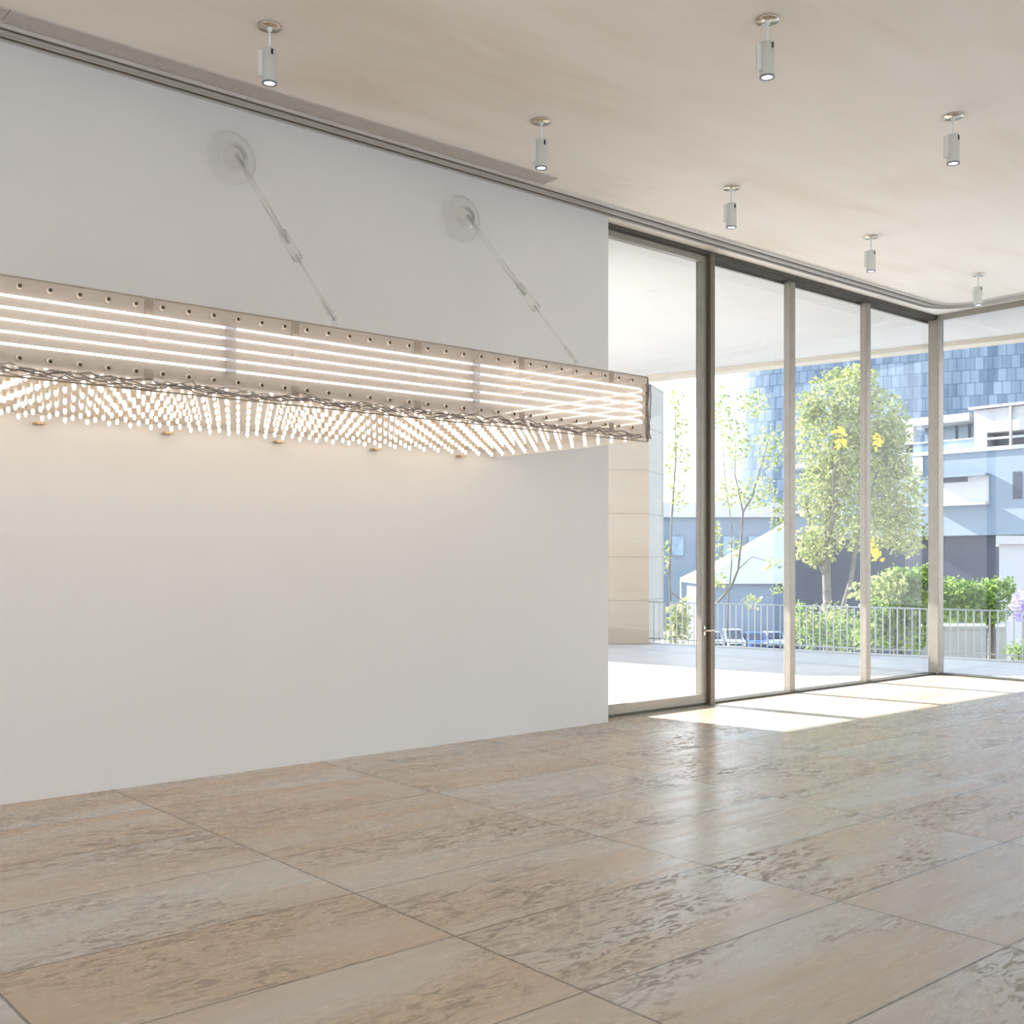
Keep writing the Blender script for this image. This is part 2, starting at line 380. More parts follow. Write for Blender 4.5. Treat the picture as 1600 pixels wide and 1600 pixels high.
MB().box((XW - .25, 4.90, FL + .014), (5.96, 4.94, FL + .075)).build('bottom_rail', M['steel'], d1, bevel=.004)
MB().box((5.905, 4.90, FL + .075), (5.96, 4.94, 2.055)).build('stile', M['steel'], d1, bevel=.004)
MB().box((XW - .25, 4.917, FL + .07), (5.908, 4.923, 2.06)).build('glass_pane', M['glass'], d1)
hd = MB().tube([(5.93, 4.90, -.485), (5.93, 4.862, -.485), (5.985, 4.858, -.485)], .009, 8); hd.box((5.918, 4.893, -.52), (5.944, 4.9, -.455)); hd.build('door_handle', M['nickel'], d1)
w2 = structure(empty('window_2', (XG, 1, FL)), 'far glass wall on the right of the corner post')
MB().box((XG - .07, -5, H - .028), (XG + .045, 4.87, H - .002)).build('head_frame', M['steel_dark'], w2)
MB().box((XG - .075, -5, H - .05), (XG - .05, 4.87, H - .002)).build('head_frame', M['steel'], w2)
MB().box((XG - .05, -5, FL + .001), (XG + .045, 4.87, FL + .014)).build('sill_track', M['steel_dark'], w2)
yy = 4.87 - 1.55
while yy > -5:
    MB().box((XG - .03, yy - .032, FL), (XG + .03, yy + .032, H - .028)).build('mullion', M['steel'], w2); yy -= 1.55
MB().box((XG - .003, -5, FL + .014), (XG + .003, 4.87, H - .03)).build('glass_pane', M['glass'], w2)
w3 = structure(empty('window_3', (2, -5, FL)), 'glass wall on the near side of the room')
MB().box((-4.85, -5.05, H - .05), (XG, -4.95, H - .002)).build('head_frame', M['steel'], w3)
MB().box((-4.85, -5.05, FL + .001), (XG, -4.95, FL + .03)).build('sill_track', M['steel'], w3)
for i in range(8): MB().box((-3.6 + 1.55*i, -5.03, FL), (-3.54 + 1.55*i, -4.97, H - .05)).build('mullion', M['steel'], w3)

MB().box((-4.85, -5.003, FL + .03), (XG, -4.997, H - .05)).build('glass_pane', M['glass'], w3)
w4 = structure(empty('window_4', (-5, 0, FL)), 'glass wall behind the camera')
MB().box((-5.03, -4.95, H - .05), (-4.95, YW, H - .002)).build('head_frame', M['steel'], w4)
MB().box((-5.03, -4.95, FL + .001), (-4.95, YW, FL + .03)).build('sill_track', M['steel'], w4)
for i in range(6): MB().box((-5.02, -3.6 + 1.55*i, FL), (-4.96, -3.54 + 1.55*i, H - .05)).build('mullion', M['steel'], w4)
MB().box((-4.993, -4.95, FL + .03), (-4.987, YW, H - .05)).build('glass_pane', M['glass'], w4)
structure(MB().box((-16, -7, FL - .2), (-5.04, 9, FL - .004)).build('bounce_floor_back', M['terrace']), 'unseen pale stone floor behind the camera, added to bounce sunlight inside')  # unseen floor added so sunlight bounces up to the ceiling
# ------------------------------------------------------------------ the illuminated marquee on the white wall
YF, X0, X1 = 3.60, 0.0, 3.932
ZB, ZT = .572, .876
mq = thing('marquee', (2.3, YW, ZB), 'long clear acrylic marquee of glowing white tubes and bulbs projecting from white wall', 'marquee')
T = .010
MB().box((X0, YF, ZB), (X1, YF + T, ZT)).build('front_panel', M['acrylic'], mq)
MB().box((X1 - T, YF + T, ZB), (X1, YW, ZT)).build('end_panel', M['acrylic'], mq)
MB().box((X0, YF + T, ZB), (X0 + T, YW, ZT - T)).build('end_panel', M['acrylic'], mq)
MB().box((X0, YF + T, ZT - T), (X1 - T, YW, ZT)).build('top_panel', M['acrylic'], mq)
MB().box((X0 + T + .004, YF + T + .004, ZB + .037), (X1 - T - .004, YW, ZB + .045)).build('bottom_panel', M['diffuser'], mq)['label'] = 'milky underside panel'
# clear edge moulding that wraps the front face
em = MB()
for z in (ZT + .003, ZB - .003): em.tube([(X0, YF - .002, z), (X1, YF - .002, z)], .003, 6)
em.tube([(X1 + .002, YF - .002, ZB), (X1 + .002, YF - .002, ZT)], .0045, 6); em.build('edge_moulding', M['seam'], mq)
k = 0; x = 1.472 - .5535*2
while x < X1:
    MB().box((x - .014, YF - .003, ZT - .062), (x + .014, YF - .0005, ZT - .001)).build('seam_strip', M['seam'], mq)
    MB().box((x - .014, YF - .003, ZB + .032), (x + .014, YF - .0005, ZB + .068)).build('seam_strip', M['seam'], mq)
    MB().box((x - .006, YF - .014, ZB + .16), (x + .006, YF - .0002, ZB + .20)).build('tube_support', M['acrylic'], mq)
    MB().box((x - .019, YW - .05, ZB - .010), (x + .019, YW - .004, ZB - .0005)).build('bracket', M['bracket'], mq)
    x += .5535
# neon tubes, front and end face
zs = [.816, .779, .7415, .704, .6666]
brk = [-.45, .656, 1.762, 2.868]
for z in zs:
    for i, a in enumerate(brk):
        a2 = max(a + .007, X0 + .01); last = i == 3
        b = (brk[i+1] - .007) if not last else X1 - .06
        pts = [(a2, YF - .012, z), (b, YF - .012, z)]
        if last: pts = [(a2, YF - .012, z), (b - .01, YF - .012, z), (b + .012, YF - .008, z - .004), (b + .016, YF - .005, z - .014)]
        t = MB().tube(pts, .0040, 8).build('neon_tube', M['neon'], mq)
        if a > 0: MB().tube([(a - .022, YF - .012, z), (a + .021, YF - .012, z)], .0056, 8).build('electrode', M['electrode'], t)
    MB().tube([(X1 + .012, YF + .06, z), (X1 + .012, YW - .10, z)], .0040, 8).build('neon_tube', M['neon'], mq)
for i, a in enumerate(brk):
    if a > 0: MB().box((a - .006, YF - .010, zs[-1] - .03), (a + .006, YF - .0003, zs[0] + .02)).build('tube_support', M['acrylic'], mq)
# studs along the top and bottom of the front face
def stud_mb(c, ax):
    o = MB(); o.lathe(c, ax, [(0, .0045, 0), (.001, .0095, 0), (.011, .0095, 0), (.014, .007, 0), (.0145, .0048, 1), (.017, .004, 1), (.0195, 0, 1)], 10); return o
def shared(mb, name, mats): return mb.mesh(name, mats, Vector((0, 0, 0)) + W(0, 0, 0))
sm = shared(stud_mb((0, 0, 0), (0, -1, 0)), 'stud', [M['stud'], M['screw']])
def place(me, name, at, parent):
    o = bpy.data.objects.new(name, me); col.objects.link(o); o.parent = parent; o.location = W(*at) - wloc(parent); return o
sx = []
x = .964 - .092*10
while x < X1 - .03: sx.append(x); x += .092
for x in sx:
    place(sm, 'stud', (x, YF, .852), mq); place(sm, 'stud', (x, YF, .628), mq)
for z in (.80, .745, .69): place(sm, 'stud', (X1 - .022, YF, z), mq)
# bulbs hanging in a staggered grid under the canopy
def bulb_mb(c=(0,0,0)):
    o = MB(); c = Vector(c)
    o.lathe(c, (0,0,-1), [(0, .0070, 1), (.013, .0062, 1), (.0145, .0045, 1), (.0147, .0048, 0), (.020, .0068, 0), (.027, .0066, 0), (.033, .0044, 0), (.0355, .001, 0)], 8); return o
bm_ = shared(bulb_mb(), 'bulb', [M['bulb'], M['bulb_neck']])
spots = []
G = .0923
for j in range(12):
    y = YF + .088 + j*G
    x = .964 + G/2 - G*10
    while x < X1 - .04:
        if x > X0 + .03: spots.append((x, y))
        x += G
def px_of(p):
    d = CA*p[0] + SA*p[1]; return 800 + FPX*(SA*p[0] - CA*p[1])/d, d
vis = [(px_of(p)[1], p) for p in spots if px_of(p)[0] > -4]
rest = [p for p in spots if px_of(p)[0] <= -4]
vis.sort()
for d, p in vis[:100]: place(bm_, 'bulb', (p[0], p[1], ZB + .036), mq)
mb = MB()
for p in [q for d, q in vis[100:]] + rest: 
    n = len(mb.v); b_ = bulb_mb((p[0], p[1], ZB + .036)); mb.v += b_.v; mb.f += [tuple(i + n for i in f) for f in b_.f]; mb.m += b_.m; mb.sm += b_.sm
o = mb.build('bulbs', [M['bulb'], M['bulb_neck']], mq); o['kind'] = 'stuff'; o['label'] = 'field of small warm bulbs hanging under the canopy'
# loose cables along the lower front edge and right end
random.seed(3)
for c in range(6):
    pts = []; x = X0 + .05 + random.random()*.15; ph = random.random()*6; wz = 0
    while x < X1 - .03:
        wz = .55*wz + random.uniform(-.011, .011)
        pts.append((x, YF - .010 - .005*(c % 3), ZB + .018 + .006*math.sin(x*(5 + c*1.3) + ph) + .007*math.sin(x*(13 + 3*c)) + wz)); x += random.uniform(.018, .04)
    MB().tube(pts, .0019, 5).build('cable', M['cable'], mq)
for c in range(3):
    pts = [(X1 - .02 + .008*c + random.uniform(-.008, .008), YF - .014 - .004*c, ZB + .01 + .026*i) for i in range(11)]
    MB().tube(pts, .003, 5).build('cable', M['cable'], mq)
# stays from the wall
for X, Y, v0, v1 in ((2.345, 3.85, 1.88, .972), (3.71, 3.86, 1.874, .962)):
    A, B = Vector((X, YW - .055, v0)), Vector((X, Y, v1)); D = (B - A); L = D.length; D.normalize()
    arm = MB().tube([A, A + D*L*.56], .012, 10).build('support_stay', M['rod'], mq)
    arm['label'] = 'clear stay running up to a round wall plate'
    MB().lathe((X, YW - .0005, v0), (0,-1,0), [(0, .12), (.014, .122), (.020, .116), (.021, 0)], 32).build('wall_plate', M['rod'], arm)
    MB().lathe((X, YW - .021, v0), (0,-1,0), [(0, .055), (.02, .052), (.03, .036), (.05, .03), (.052, 0)], 20).build('hub', M['rod'], arm)
    MB().lathe((X, YW - .024, v0), (0,-1,0), [(0, .07), (.006, .07), (.007, 0)], 20).build('washer', M['rod'], arm)
    MB().lathe(A + D*L*.50, D, [(0, .008), (.01, .022), (.16*L, .022), (.17*L, .008)], 10).build('turnbuckle', M['rod'], arm)
    MB().tube([A + D*L*.64, B], .0055, 8).build('lower_rod', M['rod'], arm)
    q = A + D*L*.90; MB().lathe(q, D, [(0, .005), (.01, .012), (.08, .012), (.09, .005)], 8).build('sleeve', M['rod'], arm)
    MB().box((X - .02, Y - .03, ZT + .001), (X + .02, Y + .05, ZT + .010)).box((X - .006, Y - .012, ZT + .010), (X + .006, Y + .012, v1 + .012)).build('anchor_lug', M['rod'], arm)

# ------------------------------------------------------------------ ceiling spotlights
def make_lamp(at):
    r = empty('ceiling_spotlight', at)
    x, y, z = at
    MB().lathe(at, (0,0,-1), [(-.0, .046), (.003, .047), (.007, .046), (.0075, .0)], 28).build('ceiling_rose', M['nickel'], r)
    MB().lathe((x, y, z - .0075), (0,0,-1), [(0, .011), (.012, .009), (.014, .0045), (.098, .0045)], 12).build('stem', M['lampbody'], r)
    bd = MB().lathe((x, y, z - .092), (0,0,-1), [(0, 0), (.0005, .026), (.002, .0295), (.133, .0295), (.1332, .0297, 1), (.139, .0297, 1), (.1392, .0225, 1), (.134, .0215, 1)], 28).build('lamp_body', [M['lampbody'], M['lamprim']], r)
    # driver box fixed to the side of the can
    a = math.radians(139); dx, dy = math.cos(a), math.sin(a)
    MB().obox((x + dx*.030, y + dy*.030, z - .150), (dx*.012, dy*.012, 0), (-dy*.013, dx*.013, 0), (0, 0, .050)).build('driver_box', M['lampbody'], r)
    a = math.radians(-98); dx, dy = math.cos(a), math.sin(a)
    MB().obox((x + dx*.0295, y + dy*.0295, z - .112), (dx*.0012, dy*.0012, 0), (-dy*.0045, dx*.0045, 0), (0, 0, .011)).build('vent_slot', M['black'], bd)
    MB().lathe((x, y, z - .2225), (0,0,-1), [(0, .0213), (.004, .0205), (.006, .014), (.0065, 0)], 24).build('lens', M['lens'], r)
    return r
GL = 'cylindrical spotlights hanging from the ceiling'
lamps = [((2.117, 3.968), 'pale grey cylinder spotlight hanging nearest the white wall, leftmost in the photo'),
         ((3.578, 3.968), 'pale grey cylinder spotlight second along the wall-side row, above the end of the vent strip'),
         ((5.045, 3.970), 'pale grey cylinder spotlight in the wall-side row, hanging above the glass door'),
         ((6.512, 3.975), 'small pale spotlight in the wall-side row, above the third glass pane'),
         ((7.98, 3.98), 'smallest and farthest pale spotlight, hanging right of the corner post'),
         ((3.583, 2.643), 'largest pale grey cylinder spotlight at the top of the photo, right of the middle'),
         ((5.041, 2.637), 'pale grey cylinder spotlight nearest the upper right edge of the photo')]
first = None
for (x, y), lab in lamps:
    if first is None: first = o = make_lamp((x, y, H - .0005))
    else: o = copy_tree(first); o.location = W(x, y, H - .0005)
    tag(o, lab, 'spotlight', GL)

# ------------------------------------------------------------------ terrace railing
rl = thing('terrace_railing', (edge(6, -.03), 6, FL), 'thin grey metal railing with upright bars along the terrace edge', 'railing')
def on_edge(t, z, off=-.035): return (edge(t, off), t, z)
y_end = R0[1] - .02
MB().tube([on_edge(3.2, -.503), on_edge(y_end + .25, -.503)], .0075, 8).build('top_rail', M['rail'], rl)
MB().tube([on_edge(3.2, FL + .06), on_edge(y_end + .25, FL + .06)], .007, 6).build('bottom_rail', M['rail'], rl)
bme = shared(MB().box((-.003, -.007, 0), (.003, .007, .498)), 'baluster', M['rail'])
y = 3.25; i = 0
while y < y_end + .25:
    place(bme, 'baluster', (edge(y, -.035), y, FL + .001), rl); y += .0735; i += 1

# ------------------------------------------------------------------ outside: ground, buildings, tent
GZ = -5.0
structure(MB().box((-90, -90, GZ - .5), (150, 150, GZ)).build('street_ground', M['pave']), 'pale paved ground far below the terrace')

# curved tiled building
tb = thing('tiled_building', PX(1400, 900, 100)[:2] + (GZ,), 'huge curved windowless building clad in silver tiles coloured with reflected sky blue filling the far view', 'building')
def curve():
    pts = []; r, f = (1195 - 800)/FPX*88.0, 88.0
    cr, cf, ph = r, f, math.radians(36); L = []
    n = 10
    for i in range(n):
        ph = math.radians(36 + 62*(i + 1)/n); st = .95
        cr -= math.cos(ph)*st; cf += math.sin(ph)*st; L.append((cr, cf, ph))
    L = L[::-1]; L.append((r, f, math.radians(36)))
    cr, cf = r, f
    for i in range(26):
        ph = math.radians(36 - 30*(i + 1)/26); st = 1.45
        cr += math.cos(ph)*st; cf -= math.sin(ph)*st; L.append((cr, cf, ph))
    return L
C = curve(); NZ = 14; zt = 27.0
vs, fs, uvs = [], [], []
arc = [0]
for a, b in zip(C[:-1], C[1:]): arc.append(arc[-1] + math.hypot(a[0]-b[0], a[1]-b[1]))
for k in range(NZ + 1):
    h = k/NZ; off = 3.2*(1 - h)**2 - 1.2
    for i, (r, f, ph) in enumerate(C):
        rr, ff = r - math.sin(ph)*off, f - math.cos(ph)*off
        vs.append((CA*ff + SA*rr, SA*ff - CA*rr, GZ + (zt - GZ)*h)); uvs.append((arc[i], (zt - GZ)*h))
nC = len(C)
mbt = MB(); mbt.v = vs
for k in range(NZ):
    for i in range(nC - 1): mbt.f.append((k*nC + i, k*nC + i + 1, (k+1)*nC + i + 1, (k+1)*nC + i)); mbt.m.append(0); mbt.sm.append(True)
o = mbt.build('tile_cladding', M['tiles'], tb)
uvl = o.data.uv_layers.new(name='UVMap')
for l in o.data.loops: uvl.data[l.index].uv = uvs[l.vertex_index]
back = [(vs[NZ*nC + i][0], vs[NZ*nC + i][1]) for i in range(nC)]
cx = (back[0][0] + back[-1][0])/2 + 10; cy = (back[0][1] + back[-1][1])/2 + 10
rf = MB(); rf.face([(p[0], p[1], zt) for p in back] + [(cx, cy, zt)]); rf.build('roof', M['bwhite'], tb)

def panel(mb, u0, v0, u1, v1, d, th, mi=0):       # a box facing the camera, front face spanning the pixels
    a, b = PX(u0, v1, d), PX(u1, v0, d); ru = (max(u0, 800) - 800)/FPX; f = Vector((CA + SA*ru, SA - CA*ru, 0)) * th
    q = [(a[0], a[1]), (b[0], b[1]), (b[0] + f.x, b[1] + f.y), (a[0] + f.x, a[1] + f.y)]
    mb.prism(q, a[2], b[2], mi); return mb
def to_ground(mb, u0, v0, u1, d, th, mi=0):
    return panel(mb, u0, v0, u1, HOR - GZ/d*FPX, d, th, mi)
lb = thing('low_building', PX(1120, 900, 78)[:2] + (GZ,), 'long low blue grey building with a white parapet behind the slim tree', 'building')
to_ground(MB(), 1000, 808, 1340, 78, 4).build('wall', M['bwall'], lb)
panel(MB(), 996, 785, 1344, 808, 77.6, 4.8).build('parapet', M['bwhite'], lb)
for u in (1050, 1090, 1130, 1170, 1205): panel(MB(), u, 838, u + 18, 868, 77.8, .2).build('window', M['bglass'], lb)

tn = thing('tent_pavilion', PX(1200, 975, 69)[:2] + (GZ,), 'white pyramid roofed tent pavilion beside the parked cars', 'tent')
def tent():
    o = MB(); d0, d1 = 66.5, 73.5
    base = [PX(1094, 905, d0), PX(1300, 905, d0), PX(1300, 905, d0), PX(1094, 905, d0)]
    f = Vector((CA, SA, 0))*7.4
    b = [Vector(base[0]), Vector(base[1]), Vector(base[1]) + f, Vector(base[0]) + f]
    ap = Vector(PX(1243, 806, 70.2)); mid = []
    ring = []
    for t in (0, .35, .7, 1.0):
        s_ = t**.75
        ring.append([p.lerp(Vector((ap.x, ap.y, p.z)), t) + Vector((0, 0, (ap.z - p.z)*t**1.12)) for p in b])
    for k in range(3):
        for i in range(4):
            j = (i + 1) % 4
            o.face([ring[k][i], ring[k][j], ring[k+1][j], ring[k+1][i]])
    return o, b
to, tb_ = tent(); to.build('tent_roof', M['tent'], tn)
fz = MB()
for i in range(4):
    p, q = tb_[i], tb_[(i + 1) % 4]; fz.obox((p + q)/2 - Vector((0,0,.14)), (q - p)/2*1.01, Vector((q - p)).cross(Vector((0,0,1))).normalized()*.05, (0,0,.14))
fz.build('valance', M['tent'], tn)
for i in range(4): MB().tube([tb_[i], (tb_[i].x, tb_[i].y, GZ)], .08, 8).build('post', M['bwhite'], tn)
wp = [p.lerp((tb_[0] + tb_[2])/2, .08) for p in tb_]
MB().prism([(p.x, p.y) for p in wp], GZ, tb_[0].z - .3).build('wall', M['bwall'], tn)
for u0, u1 in ((1190, 1220), (1120, 1140), (1150, 1176)): panel(MB(), u0, 936, u1, 968, 66.9, .2).build('window', M['bglass'], tn)

# terrace building on the right, facade along the room's cross axis
XB = 30.1
def yb(u, x=XB):
    r = (u - 800)/FPX; return x * (SA - CA*r)/(CA + SA*r)
def zb(u, v, x=XB):
    r = (u - 800)/FPX; return (HOR - v)/FPX * x/(CA + SA*r)
gb = thing('terrace_building', (XB, yb(1500), GZ), 'pale blue building with white roof terrace and balcony, right of the corner post', 'building')
yl, yr = yb(1400), yb(1720)
MB().box((XB, yr, .70), (XB + 8, yl, 3.10)).build('wall', M['bwall'], gb)
MB().box((XB + .5, yr, GZ), (XB + 8, yl + .0, .70)).build('glazed_base', M['bdark'], gb)['label'] = 'dark navy glazed base'
MB().box((XB - .06, yr, 3.05), (XB + 8, yl + .05, 3.16)).build('parapet_ledge', M['bwhite'], gb)
MB().box((XB + .02, yb(1522), 3.16), (XB + .06, yl, 3.42)).build('glass_balustrade', M['bglass'], gb)
MB().box((XB - .01, yb(1522), 3.42), (XB + .07, yl, 3.46)).build('handrail', M['bwhite'], gb)
MB().box((XB, yb(1514), 3.96), (XB + 5, yb(1407), 4.18)).build('roof_slab', M['bwhite'], gb)
MB().box((XB + .02, yb(1426), 3.16), (XB + .22, yb(1415), 3.96)).build('column', M['bwhite'], gb)
MB().box((XB + .9, yb(1522), 3.16), (XB + 4.5, yb(1420), 3.96)).build('pavilion_glazing', M['bglass'], gb)
for u in (1470, 1490, 1508): MB().box((XB + .84, yb(u + 2), 3.16), (XB + .90, yb(u), 3.96)).build('glazing_bar', M['bdark'], gb)
MB().box((XB, yr, 3.56), (XB + 5, yb(1522), 4.22)).box((XB, yb(1542), 3.16), (XB + 5, yb(1522), 3.56)).build('panel_block', M['bwhite'], gb)
MB().box((XB - .12, yr, 4.24), (XB + 5, yb(1516), 4.31)).build('roof_cap', M['bwhite'], gb)
MB().box((XB + .5, yr, 3.16), (XB + 5, yb(1543), 3.55)).build('recessed_glazing', M['bdark'], gb)
MB().box((XB - .02, yr, 3.36), (XB + .06, yb(1543), 3.42)).build('handrail', M['bwhite'], gb)
MB().box((XB - .12, yb(1583), 3.16), (XB - .04, yb(1580), 4.26)).build('drainpipe', M['grey'], gb)
for a, b in ((1400, 1415), (1427, 1443)): MB().box((XB - .05, yb(b), 2.50), (XB - .003, yb(a), 3.02)).build('white_panel', M['bwhite'], gb)
# balcony recess modelled as a frame standing in front of a pale back wall
MB().box((XB - .04, yb(1546), 1.62), (XB - .003, yb(1455), 2.36)).build('balcony_back', M['bwhite'], gb)
MB().box((XB - .06, yb(1513), 2.22), (XB - .042, yb(1473), 2.35)).build('balcony_shutter', M['bdark'], gb)
MB().box((XB - .30, yb(1547), 1.55), (XB - .003, yb(1450), 1.62)).build('balcony_ledge', M['bwhite'], gb)
MB().box((XB - .30, yb(1547), 2.36), (XB - .003, yb(1450), 2.42)).build('balcony_lintel', M['bwall'], gb)
MB().box((XB - .02, yb(1597), 1.68), (XB - .004, yb(1583), 2.42)).build('window', M['bdark'], gb)
# set-back wing seen through the big tree
wg = thing('rear_building', PX(1320, 900, 46)[:2] + (GZ,), 'blue grey building with white ledges showing through the big tree', 'building')
panel(MB(), 1236, 752, 1408, 842, 46, 6).build('wall', M['bwall'], wg)
to_ground(MB(), 1238, 842, 1440, 47, 5).build('glazed_base', M['bdark'], wg)
panel(MB(), 1230, 725, 1412, 731, 45.5, 7).build('roof_ledge', M['bwhite'], wg)
panel(MB(), 1240, 731, 1404, 752, 47, 5).build('upper_glazing', M['bglass'], wg)
for a, b, c in ((1360, 1408, 762), (1355, 1410, 793), (1240, 1290, 798)): panel(MB(), a, c, b, c + 4, 45.5, .5).build('ledge', M['bwhite'], wg)
# pale block at the right edge
pb = thing('pale_kiosk', PX(1590, 950, 21)[:2] + (GZ,), 'pale grey block with a white slab roof at the right edge', 'kiosk')
panel(MB(), 1556, 837, 1700, 850, 21, 4).build('roof_slab', M['bwhite'], pb)
to_ground(MB(), 1561, 850, 1700, 21.1, 3.6).build('body', M['bwhite'], pb)

# ------------------------------------------------------------------ planters, plants, cars
def planter(u0, u1, v, d, label):
    t = thing('concrete_planter', PX((u0 + u1)/2, 1100, d)[:2] + (GZ,), label, 'planter', 'concrete planters below the railing')
    to_ground(MB(), u0, v, u1, d, .5).build('planter_wall', M['grey'], t); panel(MB(), u0 - 1, v - 3, u1 + 1, v + 1, d - .03, .56).build('coping', M['grey'], t)
planter(1440, 1541, 981, 14.0, 'wide grey concrete planter behind the railing, right of the corner post')
planter(1556, 1571, 982, 14.0, 'narrow grey concrete pier behind the railing at the right')

def leaves(mb, blobs, d, n, size, mi=0, depth=1.0, shell=.35):
    tot = sum(b[2]*b[3] for b in blobs)
    for (u, v, ru, rv) in blobs:
        k = max(6, int(n*ru*rv/tot)); c = Vector(PX(u, v, d)); a = ru/FPX*d; h = rv/FPX*d
        cr = Vector((SA, -CA, 0)); cf = Vector((CA, SA, 0))
        for i in range(k):
            q = Vector((random.gauss(0,1), random.gauss(0,1), random.gauss(0,1))).normalized() * (random.random()**shell)
            p = c + cr*q.x*a + cf*q.y*a*depth + Vector((0, 0, q.z*h))
            t = Vector((random.uniform(-1,1), random.uniform(-1,1), random.uniform(-1,.6))).normalized(); w = t.cross(Vector((random.uniform(-1,1), random.uniform(-1,1), random.uniform(-1,1)))).normalized()
            s_ = size*random.uniform(.6, 1.3)
            mb.face([p, p + t*s_*.5 + w*s_*.28, p + t*s_, p + t*s_*.5 - w*s_*.28], mi)
    return mb
def plant(name, label, cat, d, blobs, n, size, leafm, stems, extra=None, group=None, depth=1.0, base=None):
    u0 = stems[0][0][0]; t = thing(name, PX(u0, 1000, d)[:2] + (GZ,), label, cat, group)
    leaves(MB(), blobs, d, n, size, 0, depth).build('foliage', leafm, t)
    for k, s_ in enumerate(stems):
        pts = [Vector(PX(u, v, d + dd)) for (u, v, r_, dd) in s_]
        if k == 0 and pts[0].z > GZ: pts = [Vector((pts[0].x, pts[0].y, GZ))] + pts; rr = [s_[0][2]*1.2] + [q[2] for q in s_]
        else: rr = [q[2] for q in s_]
        MB().tube(pts, rr, 7).build('trunk' if k == 0 else 'branch', M['bark'], t)
    for (bl, n2, mat) in (extra or []): leaves(MB(), bl, d - (1.1 if d == 20 else .3), n2, size, 0, depth).build('blossom', mat, t)  # on the shrubs these are paler leaves towards the top
    return t
random.seed(11)
# the big tree
plant('leafy_tree', 'tall full crowned pale green tree with yellow blossom seen through the middle panes', 'tree', 20,
      [(1318,618,58,46),(1296,690,58,60),(1372,662,48,58),(1340,735,66,55),(1285,770,46,50),(1402,770,44,60),(1350,820,60,44),(1275,850,34,36),(1415,830,34,40),(1390,700,34,50),(1265,640,28,30),(1340,590,30,22)],
      13000, .095, M['leaf_pale'],
      [[(1293,1010,.085,0),(1293,960,.08,0),(1291,900,.075,0),(1292,840,.07,.1),(1296,760,.05,.1),(1305,680,.03,0),(1315,610,.015,0)],
       [(1291,900,.06,0),(1272,860,.04,.2),(1262,800,.025,.4),(1250,740,.012,.4)],
       [(1306,990,.05,0),(1318,945,.045,0),(1330,905,.04,-.2),(1338,850,.035,-.2),(1360,780,.025,-.3),(1380,700,.015,-.3)],
       [(1292,850,.05,0),(1304,800,.04,-.3),(1302,740,.03,-.4),(1330,660,.015,-.4)],
       [(1338,850,.03,0),(1372,815,.02,.2),(1405,770,.012,.3)]],
      [([(1316,690,8,14),(1372,688,9,10),(1364,850,7,16),(1370,868,9,10),(1312,672,11,5)], 150, M['leaf_yellow'])])
# the slim tree left of it
plant('slender_tree', 'slender sparse tree with thin crooked stems and few pale leaves in the second pane', 'tree', 15,
      [(1115,830,14,22),(1122,862,14,14),(1118,905,22,16),(1148,855,14,16),(1205,880,14,12),(1172,940,16,14),(1140,770,26,26),(1185,770,30,30),(1205,700,24,40),(1150,690,24,40),(1215,800,14,30),(1125,640,18,40),(1175,630,28,26),(1215,920,12,10)],
      1700, .065, M['leaf_pale'],
      [[(1100,958,.022,0),(1122,940,.02,0),(1142,918,.018,0),(1153,890,.017,0),(1158,850,.015,0),(1161,800,.014,0),(1176,775,.012,0),(1184,745,.008,0),(1200,690,.004,0)],
       [(1137,985,.012,.1),(1138,940,.011,.1),(1143,880,.010,.1),(1143,820,.008,.1),(1134,760,.006,.1),(1128,680,.004,.1)],
       [(1161,800,.01,0),(1148,740,.008,.2),(1150,680,.004,.2)],
       [(1153,890,.008,0),(1175,870,.006,.1),(1204,878,.003,.1)]])
plant('young_tree', 'young yellow green tree between the stone wall and the door post', 'tree', 17,
      [(1058,622,12,20),(1062,665,16,22),(1055,700,14,18),(1060,770,16,32),(1046,730,8,20),(1042,870,7,30),(1070,720,10,26)], 520, .07, M['leaf_pale'],
      [[(1048,945,.02,0),(1046,900,.018,0),(1050,800,.016,0),(1056,720,.012,0),(1055,640,.007,0)],
       [(1047,925,.012,0),(1062,935,.01,.1),(1078,948,.006,.1)]])
GB = 'green shrubs below the terrace railing'
plant('bamboo_shrub', 'yellow green upright shrub behind the railing by the stone wall', 'shrub', 15.2, [(1050,975,16,34),(1070,970,12,38)], 420, .075, M['leaf_pale'], [[(1055,1010,.02,0),(1055,960,.012,0)]], group=GB)
plant('shrub', 'loose pale green shrub below the trunk of the big tree', 'shrub', 18.3, [(1262,985,30,30),(1310,985,42,34),(1250,960,14,24)], 1500, .075, M['leaf_green'], [[(1290,1020,.03,0),(1290,970,.015,0)]], [([(1300,960,40,20),(1262,968,20,16)], 260, M['leaf_pale'])], group=GB)
plant('shrub', 'dense bright green shrub left of the corner post', 'shrub', 13.3, [(1385,950,40,50),(1425,935,36,50),(1365,985,34,30),(1420,990,40,30),(1400,905,24,22),(1440,905,20,24)], 3000, .075, M['leaf_green'], [[(1400,1020,.035,0),(1402,950,.018,0)]], [([(1385,915,34,26),(1350,925,18,20)], 320, M['leaf_pale'])], group=GB)
plant('shrub', 'dense green bush right of the corner post above the planter', 'shrub', 15, [(1490,925,34,26),(1530,930,32,28),(1560,925,20,24),(1500,955,40,24),(1548,958,30,18),(1470,935,20,30),(1576,912,9,12)], 2700, .075, M['leaf_green'], [[(1549,1025,.05,0),(1549,975,.045,0),(1540,935,.02,0)]], group=GB)
